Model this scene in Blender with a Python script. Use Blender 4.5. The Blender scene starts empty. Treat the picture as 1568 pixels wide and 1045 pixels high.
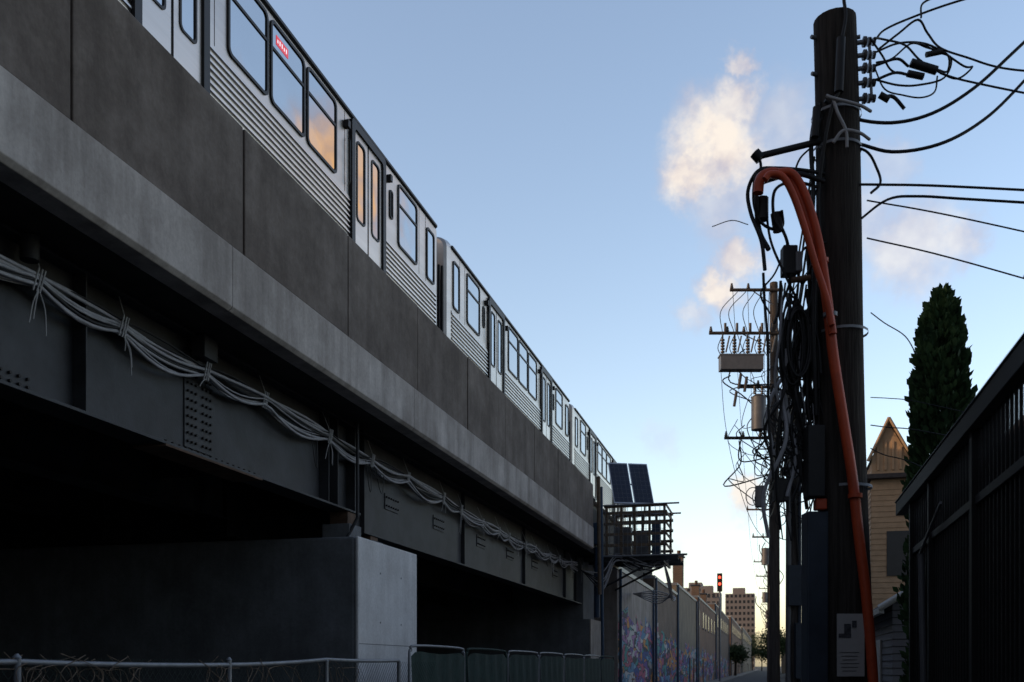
import bpy, math, random
from mathutils import Vector, noise as mnoise
random.seed(7)
scene=bpy.context.scene
H=1.6                      # eye height
TH=math.radians(14.57)
CT,ST=math.cos(TH),math.sin(TH)
WS=.33                     # world strength

# ------------------------------------------------------------------ materials
def newmat(name):
    m=bpy.data.materials.new(name); m.use_nodes=True
    nt=m.node_tree; b=nt.nodes["Principled BSDF"]; return m,nt,b
def simple(name,col,rough=0.7,metal=0.0,var=0.25,scale=6.0,bump=0.15,bscale=40.0,stretch=(1,1,1),spec=0.4,dist=0.01):
    m,nt,b=newmat(name)
    tc=nt.nodes.new("ShaderNodeTexCoord"); mp=nt.nodes.new("ShaderNodeMapping")
    mp.inputs["Scale"].default_value=stretch
    nt.links.new(tc.outputs["Object"],mp.inputs[0])
    n=nt.nodes.new("ShaderNodeTexNoise"); n.inputs["Scale"].default_value=scale; n.inputs["Detail"].default_value=5; n.inputs["Roughness"].default_value=.65
    nt.links.new(mp.outputs[0],n.inputs["Vector"])
    r=nt.nodes.new("ShaderNodeValToRGB")
    r.color_ramp.elements[0].position=.3; r.color_ramp.elements[1].position=.7
    r.color_ramp.elements[0].color=tuple(c*(1-var) for c in col)+(1,)
    r.color_ramp.elements[1].color=tuple(min(1,c*(1+var)) for c in col)+(1,)
    nt.links.new(n.outputs[0],r.inputs[0]); nt.links.new(r.outputs[0],b.inputs["Base Color"])
    b.inputs["Roughness"].default_value=rough; b.inputs["Metallic"].default_value=metal
    b.inputs["Specular IOR Level"].default_value=spec
    if bump>0:
        n2=nt.nodes.new("ShaderNodeTexNoise"); n2.inputs["Scale"].default_value=bscale; n2.inputs["Detail"].default_value=4
        nt.links.new(mp.outputs[0],n2.inputs["Vector"])
        bp=nt.nodes.new("ShaderNodeBump"); bp.inputs["Strength"].default_value=bump; bp.inputs["Distance"].default_value=dist
        nt.links.new(n2.outputs[0],bp.inputs["Height"]); nt.links.new(bp.outputs[0],b.inputs["Normal"])
    return m
def concrete(name,col,stain=0.5,streak=0.5,var=.18):
    m,nt,b=newmat(name); L=nt.links.new
    tc=nt.nodes.new("ShaderNodeTexCoord")
    def nz(scale,st,det=6,ro=.65):
        mp=nt.nodes.new("ShaderNodeMapping"); mp.inputs["Scale"].default_value=st
        L(tc.outputs["Object"],mp.inputs[0])
        n=nt.nodes.new("ShaderNodeTexNoise"); n.inputs["Scale"].default_value=scale; n.inputs["Detail"].default_value=det; n.inputs["Roughness"].default_value=ro
        L(mp.outputs[0],n.inputs["Vector"]); return n.outputs[0]
    def ramp(src,p0,p1,c0,c1):
        r=nt.nodes.new("ShaderNodeValToRGB"); r.color_ramp.elements[0].position=p0; r.color_ramp.elements[1].position=p1
        r.color_ramp.elements[0].color=c0; r.color_ramp.elements[1].color=c1; L(src,r.inputs[0]); return r.outputs[0]
    def mul(a,c,f):
        x=nt.nodes.new("ShaderNodeMix"); x.data_type='RGBA'; x.blend_type='MULTIPLY'; x.inputs[0].default_value=f
        L(a,x.inputs[6]); L(c,x.inputs[7]); return x.outputs[2]
    base=ramp(nz(1.1,(1,1,1)),.3,.72,tuple(c*(1-var) for c in col)+(1,),tuple(c*(1+var) for c in col)+(1,))
    st=ramp(nz(1.0,(3.2,3.2,.28),5),.38,.62,(.45,.43,.42,1),(1,1,1,1))
    bl=ramp(nz(.55,(1,1,1),8,.75),.4,.62,(.58,.54,.51,1),(1,1,1,1))
    sp=ramp(nz(22,(1,1,1),3,.7),.3,.6,(.8,.8,.8,1),(1.0,1.0,1.0,1))
    o=mul(mul(mul(base,st,streak),bl,stain),sp,.7)
    L(o,b.inputs["Base Color"]); b.inputs["Roughness"].default_value=.88; b.inputs["Specular IOR Level"].default_value=.25
    bp=nt.nodes.new("ShaderNodeBump"); bp.inputs["Strength"].default_value=.35; bp.inputs["Distance"].default_value=.012
    L(nz(14,(1,1,1),5,.7),bp.inputs["Height"]); L(bp.outputs[0],b.inputs["Normal"])
    return m
def brick(name,c1,c2,mortar):
    m,nt,b=newmat(name); L=nt.links.new
    tc=nt.nodes.new("ShaderNodeTexCoord"); sx=nt.nodes.new("ShaderNodeSeparateXYZ"); cx=nt.nodes.new("ShaderNodeCombineXYZ"); ad=nt.nodes.new("ShaderNodeMath")
    L(tc.outputs["Object"],sx.inputs[0]); L(sx.outputs[0],ad.inputs[0]); L(sx.outputs[1],ad.inputs[1]); L(ad.outputs[0],cx.inputs[0]); L(sx.outputs[2],cx.inputs[1])
    br=nt.nodes.new("ShaderNodeTexBrick"); br.inputs["Color1"].default_value=c1+(1,); br.inputs["Color2"].default_value=c2+(1,); br.inputs["Mortar"].default_value=mortar+(1,)
    br.inputs["Scale"].default_value=1; br.inputs["Brick Width"].default_value=.22; br.inputs["Row Height"].default_value=.075; br.inputs["Mortar Size"].default_value=.01
    L(cx.outputs[0],br.inputs["Vector"])
    n=nt.nodes.new("ShaderNodeTexNoise"); n.inputs["Scale"].default_value=.8; n.inputs["Detail"].default_value=6
    L(tc.outputs["Object"],n.inputs["Vector"])
    mx=nt.nodes.new("ShaderNodeMix"); mx.data_type='RGBA'; mx.blend_type='MULTIPLY'; mx.inputs[0].default_value=.7
    L(br.outputs[0],mx.inputs[6]); L(n.outputs[0],mx.inputs[7]); L(mx.outputs[2],b.inputs["Base Color"]); b.inputs["Roughness"].default_value=.9
    return m
def graffiti(name,wall,thr=.30):
    m,nt,b=newmat(name); L=nt.links.new
    tc=nt.nodes.new("ShaderNodeTexCoord")
    mp0=nt.nodes.new("ShaderNodeMapping"); mp0.inputs["Scale"].default_value=(1,.30,1.0); L(tc.outputs["Object"],mp0.inputs[0])
    n=nt.nodes.new("ShaderNodeTexNoise"); n.inputs["Scale"].default_value=1.8; n.inputs["Detail"].default_value=2
    L(mp0.outputs[0],n.inputs["Vector"])
    ma=nt.nodes.new("ShaderNodeVectorMath"); ma.operation='MULTIPLY_ADD'; ma.inputs[1].default_value=(1.4,1.4,1.4)
    L(n.outputs["Color"],ma.inputs[0]); L(mp0.outputs[0],ma.inputs[2])
    v=nt.nodes.new("ShaderNodeTexVoronoi"); v.inputs["Scale"].default_value=2.6
    L(ma.outputs[0],v.inputs["Vector"])
    sc=nt.nodes.new("ShaderNodeSeparateColor"); L(v.outputs["Color"],sc.inputs[0])
    r0=nt.nodes.new("ShaderNodeValToRGB"); r0.color_ramp.interpolation='CONSTANT'
    cols=[(.03,.06,.24),(.12,.06,.26),(.07,.20,.36),(.46,.46,.48),(.40,.09,.16),(.05,.24,.24),(.55,.24,.06),(.34,.15,.34),(.03,.03,.05),(.16,.32,.48)]
    el=r0.color_ramp.elements
    while len(el)<len(cols): el.new(.5)
    for i,c in enumerate(cols): el[i].position=i/len(cols); el[i].color=c+(1,)
    L(sc.outputs[0],r0.inputs[0])
    v2=nt.nodes.new("ShaderNodeTexVoronoi"); v2.feature='DISTANCE_TO_EDGE'; v2.inputs["Scale"].default_value=2.6
    L(ma.outputs[0],v2.inputs["Vector"])
    r=nt.nodes.new("ShaderNodeValToRGB"); r.color_ramp.elements[0].position=.03; r.color_ramp.elements[1].position=.06
    r.color_ramp.elements[0].color=(.10,.10,.12,1); L(v2.outputs["Distance"],r.inputs[0])
    mx=nt.nodes.new("ShaderNodeMix"); mx.data_type='RGBA'; mx.blend_type='MULTIPLY'; mx.inputs[0].default_value=1
    L(r0.outputs[0],mx.inputs[6]); L(r.outputs[0],mx.inputs[7])
    n3=nt.nodes.new("ShaderNodeTexNoise"); n3.inputs["Scale"].default_value=.8; n3.inputs["Detail"].default_value=4
    L(mp0.outputs[0],n3.inputs["Vector"])
    r3=nt.nodes.new("ShaderNodeValToRGB"); r3.color_ramp.elements[0].position=thr; r3.color_ramp.elements[1].position=thr+.05; L(n3.outputs[0],r3.inputs[0])
    mx2=nt.nodes.new("ShaderNodeMix"); mx2.data_type='RGBA'; L(r3.outputs[0],mx2.inputs[0]); mx2.inputs[6].default_value=wall+(1,); L(mx.outputs[2],mx2.inputs[7])
    L(mx2.outputs[2],b.inputs["Base Color"]); b.inputs["Roughness"].default_value=.8
    return m
def emis(name,col,s):
    m,nt,b=newmat(name); b.inputs["Base Color"].default_value=col+(1,); b.inputs["Emission Color"].default_value=col+(1,); b.inputs["Emission Strength"].default_value=s; return m

M={}
M['parapet']=concrete("parapet_concrete",(.235,.20,.178),.75,.35)
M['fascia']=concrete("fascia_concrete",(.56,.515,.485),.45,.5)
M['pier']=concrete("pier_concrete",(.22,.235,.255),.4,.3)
M['pierend']=concrete("pier_end_skylit",(.78,.78,.79),.25,.2,.08)  # lit copy of pier_concrete: sky light on the end put into the colour
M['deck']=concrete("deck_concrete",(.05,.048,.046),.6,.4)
M['wallc']=concrete("painted_block",(.38,.35,.34),.4,.5)
M['girder']=simple("girder_paint",(.034,.036,.042),.6,.0,.5,1.6,.2,30,(1,1,1))
M['bolt']=simple("bolt_steel",(.022,.02,.02),.6,.3,.3)
M['rust']=simple("rusty_steel",(.10,.06,.04),.8,.0,.5,5)
M['cable']=simple("grey_cable",(.38,.38,.41),.55,.0,.2,8,0)
M['black']=simple("black_rubber",(.010,.010,.012),.55,.0,.3,8,0)
M['tie']=simple("pale_tie",(.36,.36,.37),.6,0,.1,8,0)
M['steel']=simple("stainless_steel",(.56,.52,.48),.38,1.0,.16,2,.10,60,(1,.06,1))
M['rib']=simple("stainless_ribs",(.60,.57,.54),.32,1.0,.12,3,0)
M['gasket']=simple("window_gasket",(.018,.018,.02),.5,0,.2,8,0)
M['rubber']=simple("car_gap",(.02,.02,.022),.7,0,.2,8,0)
M['wood']=simple("creosote_wood",(.042,.036,.032),.9,0,.55,3,.8,9,(9,9,.5),.2,.02)
M['wood2']=simple("far_backlit_wood",(.085,.075,.07),.9,0,.4,3,.6,9,(9,9,.5),.2,.02)  # paler than creosote_wood: the far poles' backlit look put into the colour
M['timber']=simple("weathered_timber",(.17,.125,.09),.85,0,.35,6,.3,30)
M['galv']=simple("galvanised",(.22,.23,.25),.55,.5,.2,8,.05)
M['orange']=simple("orange_duct",(.50,.070,.022),.45,0,.25,3,0)
M['porc']=simple("insulator_porcelain",(.07,.06,.06),.3,0,.2,4,0)
M['canG']=simple("equipment_grey",(.15,.155,.17),.5,.2,.15,5,.05)
M['blue']=simple("blue_grey_paint",(.04,.052,.072),.55,.1,.2,4,.05)
M['bluep']=simple("blue_downspout",(.05,.09,.16),.55,.1,.2,4,.05)
M['fence']=simple("black_fence",(.006,.0055,.006),.6,0,.2,6,0)
M['green']=simple("green_screen",(.014,.036,.031),.85,0,.35,5,.5,12)
M['siding']=simple("tan_siding",(.54,.37,.23),.8,0,.12,4,.1)
M['trim']=simple("white_trim",(.5,.5,.48),.6,0,.08,4,0)
M['roof']=simple("shingle",(.08,.07,.07),.9,0,.3,12,.4)
M['gwall']=simple("garage_siding",(.19,.19,.21),.75,0,.1,4,.05)
M['asphalt']=simple("asphalt",(.05,.05,.052),.9,0,.35,4,.5,60)
M['ground']=simple("ground",(.07,.065,.055),.95,0,.4,2,.5,20)
M['pave']=concrete("sidewalk",(.24,.23,.22),.4,.2)
M['brickA']=brick("brown_brick",(.24,.15,.10),(.18,.11,.08),(.25,.23,.21))
M['brickB']=brick("orange_brick",(.36,.17,.09),(.27,.14,.08),(.28,.25,.22))
M['brickC']=brick("tan_brick",(.36,.28,.19),(.30,.24,.17),(.3,.28,.25))
M['graf']=graffiti("graffiti_paint",(.30,.28,.28))
M['graf2']=graffiti("graffiti_paint_b",(.26,.14,.09),.40)
M['tower']=simple("tower_concrete",(.22,.21,.22),.8,0,.1,.1,0)
M['winD']=simple("dark_window",(.03,.035,.045),.25,0,.1,3,0)
M['paper']=simple("paper_notice",(.46,.44,.43),.7,0,.06,10,0)
M['ink']=simple("printed_ink",(.07,.07,.08),.7,0,.6,30,0)
M['solar']=simple("solar_cell",(.010,.018,.045),.35,0,.2,2,0)
M['alu']=simple("aluminium",(.5,.5,.52),.4,.9,.05,4,0)
M['red']=emis("red_lamp",(1,.06,.03),4)
M['ledr']=emis("sign_red",(.8,.07,.10),.6)
M['ledw']=emis("sign_white",(.9,.85,.9),.8)
m,nt,b=newmat("tinted_glass"); nt.nodes.remove(b)
df=nt.nodes.new("ShaderNodeBsdfDiffuse"); df.inputs[0].default_value=(.02,.022,.025,1)
gl=nt.nodes.new("ShaderNodeBsdfGlossy"); gl.inputs[0].default_value=(.92,.92,.92,1); gl.inputs["Roughness"].default_value=.02
mx=nt.nodes.new("ShaderNodeMixShader"); mx.inputs[0].default_value=.66
nt.links.new(df.outputs[0],mx.inputs[1]); nt.links.new(gl.outputs[0],mx.inputs[2])
nt.links.new(mx.outputs[0],nt.nodes["Material Output"].inputs[0])
tcn=nt.nodes.new("ShaderNodeTexCoord"); nn=nt.nodes.new("ShaderNodeTexNoise"); nn.inputs["Scale"].default_value=1.1; nn.inputs["Detail"].default_value=1
bb=nt.nodes.new("ShaderNodeBump"); bb.inputs["Strength"].default_value=.25; bb.inputs["Distance"].default_value=.03
nt.links.new(tcn.outputs["Object"],nn.inputs["Vector"]); nt.links.new(nn.outputs[0],bb.inputs["Height"]); nt.links.new(bb.outputs[0],gl.inputs["Normal"])
M['glass']=m
def foliage(name,c0,c1):
    m,nt,b=newmat(name)
    tc=nt.nodes.new("ShaderNodeTexCoord"); n=nt.nodes.new("ShaderNodeTexNoise"); n.inputs["Scale"].default_value=2.2; n.inputs["Detail"].default_value=4
    r=nt.nodes.new("ShaderNodeValToRGB"); r.color_ramp.elements[0].position=.35; r.color_ramp.elements[1].position=.65
    r.color_ramp.elements[0].color=c0+(1,); r.color_ramp.elements[1].color=c1+(1,)
    nt.links.new(tc.outputs["Object"],n.inputs["Vector"]); nt.links.new(n.outputs[0],r.inputs[0]); nt.links.new(r.outputs[0],b.inputs["Base Color"])
    b.inputs["Roughness"].default_value=.8; b.inputs["Specular IOR Level"].default_value=.2
    return m
M['arbor']=foliage("arborvitae_foliage",(.016,.042,.018),(.048,.095,.036))
M['leaf']=foliage("tree_foliage",(.02,.04,.015),(.06,.085,.03))

# ------------------------------------------------------------------ mesh builder
class MB:
    def __init__(s): s.v=[];s.f=[];s.m=[];s.ms=[];s.sm=[]
    def mi(s,k):
        if k not in s.ms: s.ms.append(k)
        return s.ms.index(k)
    def add(s,vs,fs,k,smooth=False):
        o=len(s.v); s.v+= [tuple(v) for v in vs]; i=s.mi(k)
        for f in fs: s.f.append(tuple(o+a for a in f)); s.m.append(i); s.sm.append(smooth)
    def box(s,x0,x1,y0,y1,z0,z1,k):
        x0,x1=min(x0,x1),max(x0,x1);y0,y1=min(y0,y1),max(y0,y1);z0,z1=min(z0,z1),max(z0,z1)
        s.add([(x0,y0,z0),(x1,y0,z0),(x1,y1,z0),(x0,y1,z0),(x0,y0,z1),(x1,y0,z1),(x1,y1,z1),(x0,y1,z1)],
              [(0,3,2,1),(4,5,6,7),(0,1,5,4),(1,2,6,5),(2,3,7,6),(3,0,4,7)],k)
    def obox(s,c,ax,ay,az,hx,hy,hz,k):
        c=Vector(c); vs=[]
        for sz in(-1,1):
            for sx,sy in((-1,-1),(1,-1),(1,1),(-1,1)): vs.append(c+ax*hx*sx+ay*hy*sy+az*hz*sz)
        s.add(vs,[(0,3,2,1),(4,5,6,7),(0,1,5,4),(1,2,6,5),(2,3,7,6),(3,0,4,7)],k)
    def tube(s,pts,r,k,seg=8,cap=True,r1=None):
        pts=[Vector(p) for p in pts]; n=len(pts)
        if n<2: return
        prev=None; vs=[]
        for i,p in enumerate(pts):
            t=(pts[min(i+1,n-1)]-pts[max(i-1,0)])
            if t.length<1e-9: t=Vector((0,0,1))
            t.normalize()
            if prev is None:
                a=Vector((0,0,1)) if abs(t.z)<.9 else Vector((1,0,0))
                u=t.cross(a).normalized()
            else:
                u=prev-t*prev.dot(t)
                if u.length<1e-6: u=t.orthogonal()
                u.normalize()
            prev=u; w=t.cross(u)
            rr=r if r1 is None else r+(r1-r)*i/(n-1)
            for j in range(seg):
                a=2*math.pi*j/seg; vs.append(p+(u*math.cos(a)+w*math.sin(a))*rr)
        fs=[]
        for i in range(n-1):
            for j in range(seg):
                fs.append((i*seg+j,i*seg+(j+1)%seg,(i+1)*seg+(j+1)%seg,(i+1)*seg+j))
        s.add(vs,fs,k,True)
        if cap:
            s.add(vs[:seg],[tuple(range(seg-1,-1,-1))],k); s.add(vs[-seg:],[tuple(range(seg))],k)
    def curve(s,pts,r,k,seg=6,sub=6): s.tube(cr(pts,sub),r,k,seg)
    def prismY(s,prof,y0,y1,k,smooth=False):
        n=len(prof); vs=[(p[0],y0,p[1]) for p in prof]+[(p[0],y1,p[1]) for p in prof]
        s.add(vs,[(i,(i+1)%n,n+(i+1)%n,n+i) for i in range(n)],k,smooth)
        s.add(vs,[tuple(range(n-1,-1,-1)),tuple(range(n,2*n))],k)
    def build(s,name,parent=None,bevel=0):
        me=bpy.data.meshes.new(name); me.from_pydata(s.v,[],s.f)
        for k in s.ms: me.materials.append(M[k])
        me.polygons.foreach_set("material_index",s.m); me.polygons.foreach_set("use_smooth",s.sm)
        me.update()
        o=bpy.data.objects.new(name,me); scene.collection.objects.link(o)
        if parent: o.parent=parent
        if bevel:
            md=o.modifiers.new("b","BEVEL"); md.width=bevel; md.segments=2; md.limit_method='ANGLE'
        return o
def cr(P,sub=6):
    P=[Vector(p) for p in P]
    if len(P)<3: return P
    Q=[P[0]*2-P[1]]+P+[P[-1]*2-P[-2]]; out=[]
    for i in range(1,len(Q)-2):
        a,b,c,d=Q[i-1],Q[i],Q[i+1],Q[i+2]
        for j in range(sub):
            t=j/sub
            out.append(.5*((2*b)+(c-a)*t+(2*a-5*b+4*c-d)*t*t+(3*b-a-3*c+d)*t**3))
    out.append(P[-1]); return out
def sag(a,b,s,n=14):
    a=Vector(a);b=Vector(b); return [a.lerp(b,i/n)-Vector((0,0,s*4*(i/n)*(1-i/n))) for i in range(n+1)]
def empty(name):
    e=bpy.data.objects.new(name,None); scene.collection.objects.link(e); return e
def Z(r): return r+H

# ------------------------------------------------------------------ ground / alley
g=MB(); g.add([(-1500,-300,0),(1500,-300,0),(1500,2500,0),(-1500,2500,0)],[(0,1,2,3)],'ground'); g.build("ground")
g=MB(); g.add([(-4.6,-20,.004),(.1,-20,.004),(.1,900,.004),(-4.6,900,.004)],[(0,1,2,3)],'asphalt'); g.build("alley_road")
g=MB(); g.box(-5.9,-4.6,-20,420,-.1,.12,'pave'); g.build("sidewalk",bevel=.02)

# ------------------------------------------------------------------ viaduct
via=empty("railway_viaduct")
J0=10.76; DJ=3.04; YE=J0+8*DJ; YS=-34.8
p=MB()
k=-15
while k<8:
    y0=J0+k*DJ; y1=y0+DJ
    off=random.uniform(-.008,.008)
    p.box(-6.12+off,-6.34,y0+.016,y1-.016,Z(4.93),Z(6.46)+random.uniform(-.006,.006),'parapet'); k+=1
p.build("parapet_panels",via,.012)
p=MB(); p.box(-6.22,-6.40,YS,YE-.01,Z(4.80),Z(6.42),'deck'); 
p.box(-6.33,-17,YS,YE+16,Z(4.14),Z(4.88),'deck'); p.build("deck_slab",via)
p=MB()
y=J0-8*DJ-.4-12.16
while y<YE-1:
    y1=min(y+6.08,YE)
    p.prismY([(-6.04,Z(4.87)),(-6.04,Z(4.17)),(-6.09,Z(4.12)),(-6.34,Z(4.12)),(-6.36,Z(4.87))],y+.006,y1-.006,'fascia'); y=y1
p.build("fascia_beam",via,.008)
def girder(y0,y1,zb,xw=-7.1,detail=True):
    q=MB()
    q.box(xw-.012,xw+.012,y0,y1,zb+.03,Z(4.10),'girder')
    q.box(xw-.20,xw+.20,y0,y1,zb,zb+.035,'girder')
    q.box(xw-.18,xw+.18,y0,y1,Z(4.10),Z(4.135),'girder')
    return q
def boltgrid(q,x,ys,zs):
    for yy in ys:
        for zz in zs: q.tube([(x,yy,zz),(x+.028,yy,zz)],.018,'bolt',6)
zb1=Z(2.62); zb2=Z(2.33)
q=girder(YS,16.1,zb1)
for yy in (2.2,4.5,6.7,8.95,14.85,15.2,15.9):
    q.box(-7.088,-6.92,yy-.01,yy+.01,zb1+.035,Z(4.1),'girder')
q.box(-7.088,-7.070,10.98,11.62,zb1+.12,Z(3.95),'girder')
boltgrid(q,-7.07,[11.04,11.13,11.22,11.38,11.47,11.56],[zb1+.2+i*.105 for i in range(12)])
q.box(-7.33,-6.88,10.3,12.6,zb1-.03,zb1-.001,'rust')
boltgrid(q,-7.088,[7.2+i*.12 for i in range(10)],[zb1+.12,zb1+.2])
for i in range(16):
    q.tube([(-6.95,10.4+i*.14,zb1+.035),(-6.95,10.4+i*.14,zb1+.065)],.02,'bolt',6)
q.build("near_girder",via,.004)
q=girder(16.25,37.0,zb2)
for yy in (16.5,22.5,28.5,34.5,36.5): q.box(-7.088,-7.0,yy-.01,yy+.01,zb2+.035,Z(4.1),'girder')
for yc in (18,20.8,24.1,27,30,33): 
    q.box(-7.088,-7.07,yc-.35,yc+.35,zb2+.65,zb2+.95,'girder'); boltgrid(q,-7.07,[yc-.3+i*.12 for i in range(6)],[zb2+.72,zb2+.88])
q.build("far_girder",via,.004)
q=MB()
for xw in (-9.6,-12.2,-14.8):
    for (a,b_,zb) in ((YS,16.1,zb1),(16.25,37,zb2)):
        q.box(xw-.012,xw+.012,a,b_,zb+.03,Z(4.1),'girder'); q.box(xw-.2,xw+.2,a,b_,zb,zb+.03,'girder')
for yy in range(-34,36,4):
    q.box(-16.8,-7.12,yy,yy+.02,Z(3.0),Z(3.9),'girder')
q.build("inner_girders",via)
q=MB()
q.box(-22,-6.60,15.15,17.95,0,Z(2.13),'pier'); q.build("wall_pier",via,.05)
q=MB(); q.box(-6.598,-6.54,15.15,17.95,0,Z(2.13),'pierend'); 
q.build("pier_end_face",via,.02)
q=MB(); q.box(-6.5395,-6.5375,15.18,17.92,Z(.36),Z(.372),'pier')
for yy in (16.1,17.1):
    for zz in (.75,1.6): q.tube([(-6.541,yy,Z(zz)),(-6.536,yy,Z(zz))],.018,'pier',8)
q.build("form_marks",via)
q=MB(); q.box(-22,-6.55,-8,-5.2,0,Z(2.13),'pier'); q.box(-22,-6.55,-30,-27.2,0,Z(2.13),'pier'); q.build("rear_piers",via,.05)
q=MB(); q.box(-22,-6.60,37.0,39.7,0,Z(1.77),'pier'); q.box(-6.598,-6.55,37.0,39.7,0,Z(1.77),'fascia'); q.box(-17,-6.85,37.05,39.5,Z(1.77)-.002,Z(4.12),'pier'); q.build("end_pier",via,.02)  # end face in the paler fascia tone, standing in for sky light
q=MB(); q.box(-22,-17.05,YS,52,0,Z(4.9),'deck'); q.build("blackout_wall",via)  # dark wall added to black out the far side under the deck
q=MB()
for (y0,zb) in ((15.5,zb1),(16.5,zb2)):
    q.box(-7.35,-6.85,y0,y0+.5,Z(2.13),Z(2.13)+(zb-Z(2.13))*.55,'pier'); q.box(-7.25,-6.92,y0+.08,y0+.42,Z(2.13)+(zb-Z(2.13))*.55,zb-.002,'rust')
q.build("bearings",via,.01)
q=MB()
q.tube([(-6.9,8.1,Z(3.9)),(-6.9,8.1,Z(4.13))],.09,'girder',10); q.box(-6.98,-6.8,11.0,11.3,Z(3.85),Z(4.12),'girder')
q.tube([(-6.75,15.6,Z(2.5)),(-6.75,15.6,Z(4.1))],.028,'girder',8)
q.tube([(-6.75,15.6,Z(2.5)),(-6.9,15.5,Z(2.15))],.028,'girder',8)
q.build("drain_pipe",via)
q=MB(); q.box(-17,-7.0,39.75,56,0,Z(6.1),'wallc'); q.build("abutment_wall",via,.03)
q=MB()
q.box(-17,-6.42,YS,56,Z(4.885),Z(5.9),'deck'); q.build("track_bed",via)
q=MB()
for xr in (-9.35,-7.9): q.box(xr-.035,xr+.035,YS,56,Z(6.15),Z(6.3),'rust')
yy=YS
while yy<56:
    q.box(-9.9,-7.35,yy,yy+.22,Z(5.91),Z(6.14),'timber'); yy+=.6
q.build("track_rails",via)

# ------------------------------------------------------------------ cable bundle
cb=empty("cable_bundle")
hang=[]; y=-3.0
while y<37: hang.append((y,random.uniform(-.05,.05))); y+=random.uniform(.9,2.2)
def zc(y):
    for i in range(len(hang)-1):
        a,b_=hang[i],hang[i+1]
        if a[0]<=y<=b_[0]:
            t=(y-a[0])/(b_[0]-a[0]); return t,a[1]*(1-t)+b_[1]*t,b_[0]-a[0],i
    return 0,0,1,0
q=MB()
for i in range(11):
    pts=[]; ph=random.uniform(0,6); y=-3; sgs=[random.uniform(.0,.15) for _ in hang]
    lane=random.uniform(-.14,.12)
    while y<36:
        t,dz,L_,ix=zc(y)
        spread=math.sin(t*math.pi)
        zz=Z(3.72)+dz+lane*(.45+.55*spread)-sgs[ix]*L_*.5*spread+.012*math.sin(y*2.3+ph)
        if y>17: zz-=.16*math.sin((y-17)/20*math.pi)
        xx=-6.93+.03*math.sin(y*1.1+ph*2)+.02*(i%3)
        pts.append((xx,y,zz)); y+=.2
    q.tube(pts,random.choice((.010,.013,.017,.021)),('cable','black','cable','cable','black','cable','cable','black','cable','cable','cable')[i],6)
q.build("strands",cb)
q=MB()
for (y,dz) in hang:
    z0=Z(3.72)+dz
    if y>17: z0-=.16*math.sin((y-17)/20*math.pi)
    a=random.uniform(-.12,.12)
    q.tube([(-6.87,y+a*.2,z0-.12),(-6.865,y,z0),(-6.90,y+a*.5,z0+.13),(-7.0,y+a,z0+.38)],.006,'tie',5)
    for d_ in (-.05,.0,.04): q.tube([(-6.87,y-.04+d_,z0-.14),(-6.86,y+.03+d_,z0+.10)],.010,'tie',5)
    for t in range(random.choice((0,1,2,3))):
        l=random.uniform(.1,.5); aa=random.uniform(-.2,.2)
        q.curve([(-6.88,y,z0-.10),(-6.86,y+aa*.7,z0-.12-l*.4),(-6.87,y+aa,z0-.12-l)],.007,'tie',5,4)
for i in range(12):
    y=random.uniform(5,34); z0=Z(3.62); l=random.uniform(.2,.7); a=random.uniform(.2,.7)
    q.curve([(-6.9,y,z0),(-6.86,y+a*.2,z0-l*.7),(-6.86,y+a*.6,z0-l*.8),(-6.9,y+a,z0)],.007,random.choice(('tie','black')),5,5)
q.build("cable_ties",cb)

# ------------------------------------------------------------------ train
XT=-7.2
def rr(y0,y1,z0,z1,r,n=5):
    pts=[]
    for (cy,cz,a0) in ((y1-r,z1-r,0),(y0+r,z1-r,90),(y0+r,z0+r,180),(y1-r,z0+r,270)):
        for i in range(n+1):
            a=math.radians(a0+90*i/n); pts.append((cy+r*math.cos(a),cz+r*math.sin(a)))
    return pts
def ringX(mb,x0,x1,outer,inner,k):
    n=len(outer)
    vs=[(x0,)+p for p in outer]+[(x1,)+p for p in outer]+[(x1,)+p for p in inner]+[(x0,)+p for p in inner]
    fs=[]
    for i in range(n):
        j=(i+1)%n
        fs+=[(i,j,n+j,n+i),(n+i,n+j,2*n+j,2*n+i),(2*n+i,2*n+j,3*n+j,3*n+i)]
    mb.add(vs,fs,k)
def polyX(mb,x,pts,k): mb.add([(x,)+p for p in pts],[tuple(range(len(pts)))],k)
def window(mb,y0,y1,z0,z1,trans=None,r=.11,fw=.045,x=XT):
    o=rr(y0,y1,z0,z1,r); i=rr(y0+fw,y1-fw,z0+fw,z1-fw,max(r-fw*.6,.02))
    ringX(mb,x-.02,x+.028,o,i,'gasket'); polyX(mb,x+.008,i,'glass')
    if trans: mb.box(x+.0085,x+.024,y0+fw,y1-fw,trans-.022,trans+.022,'gasket')
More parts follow.
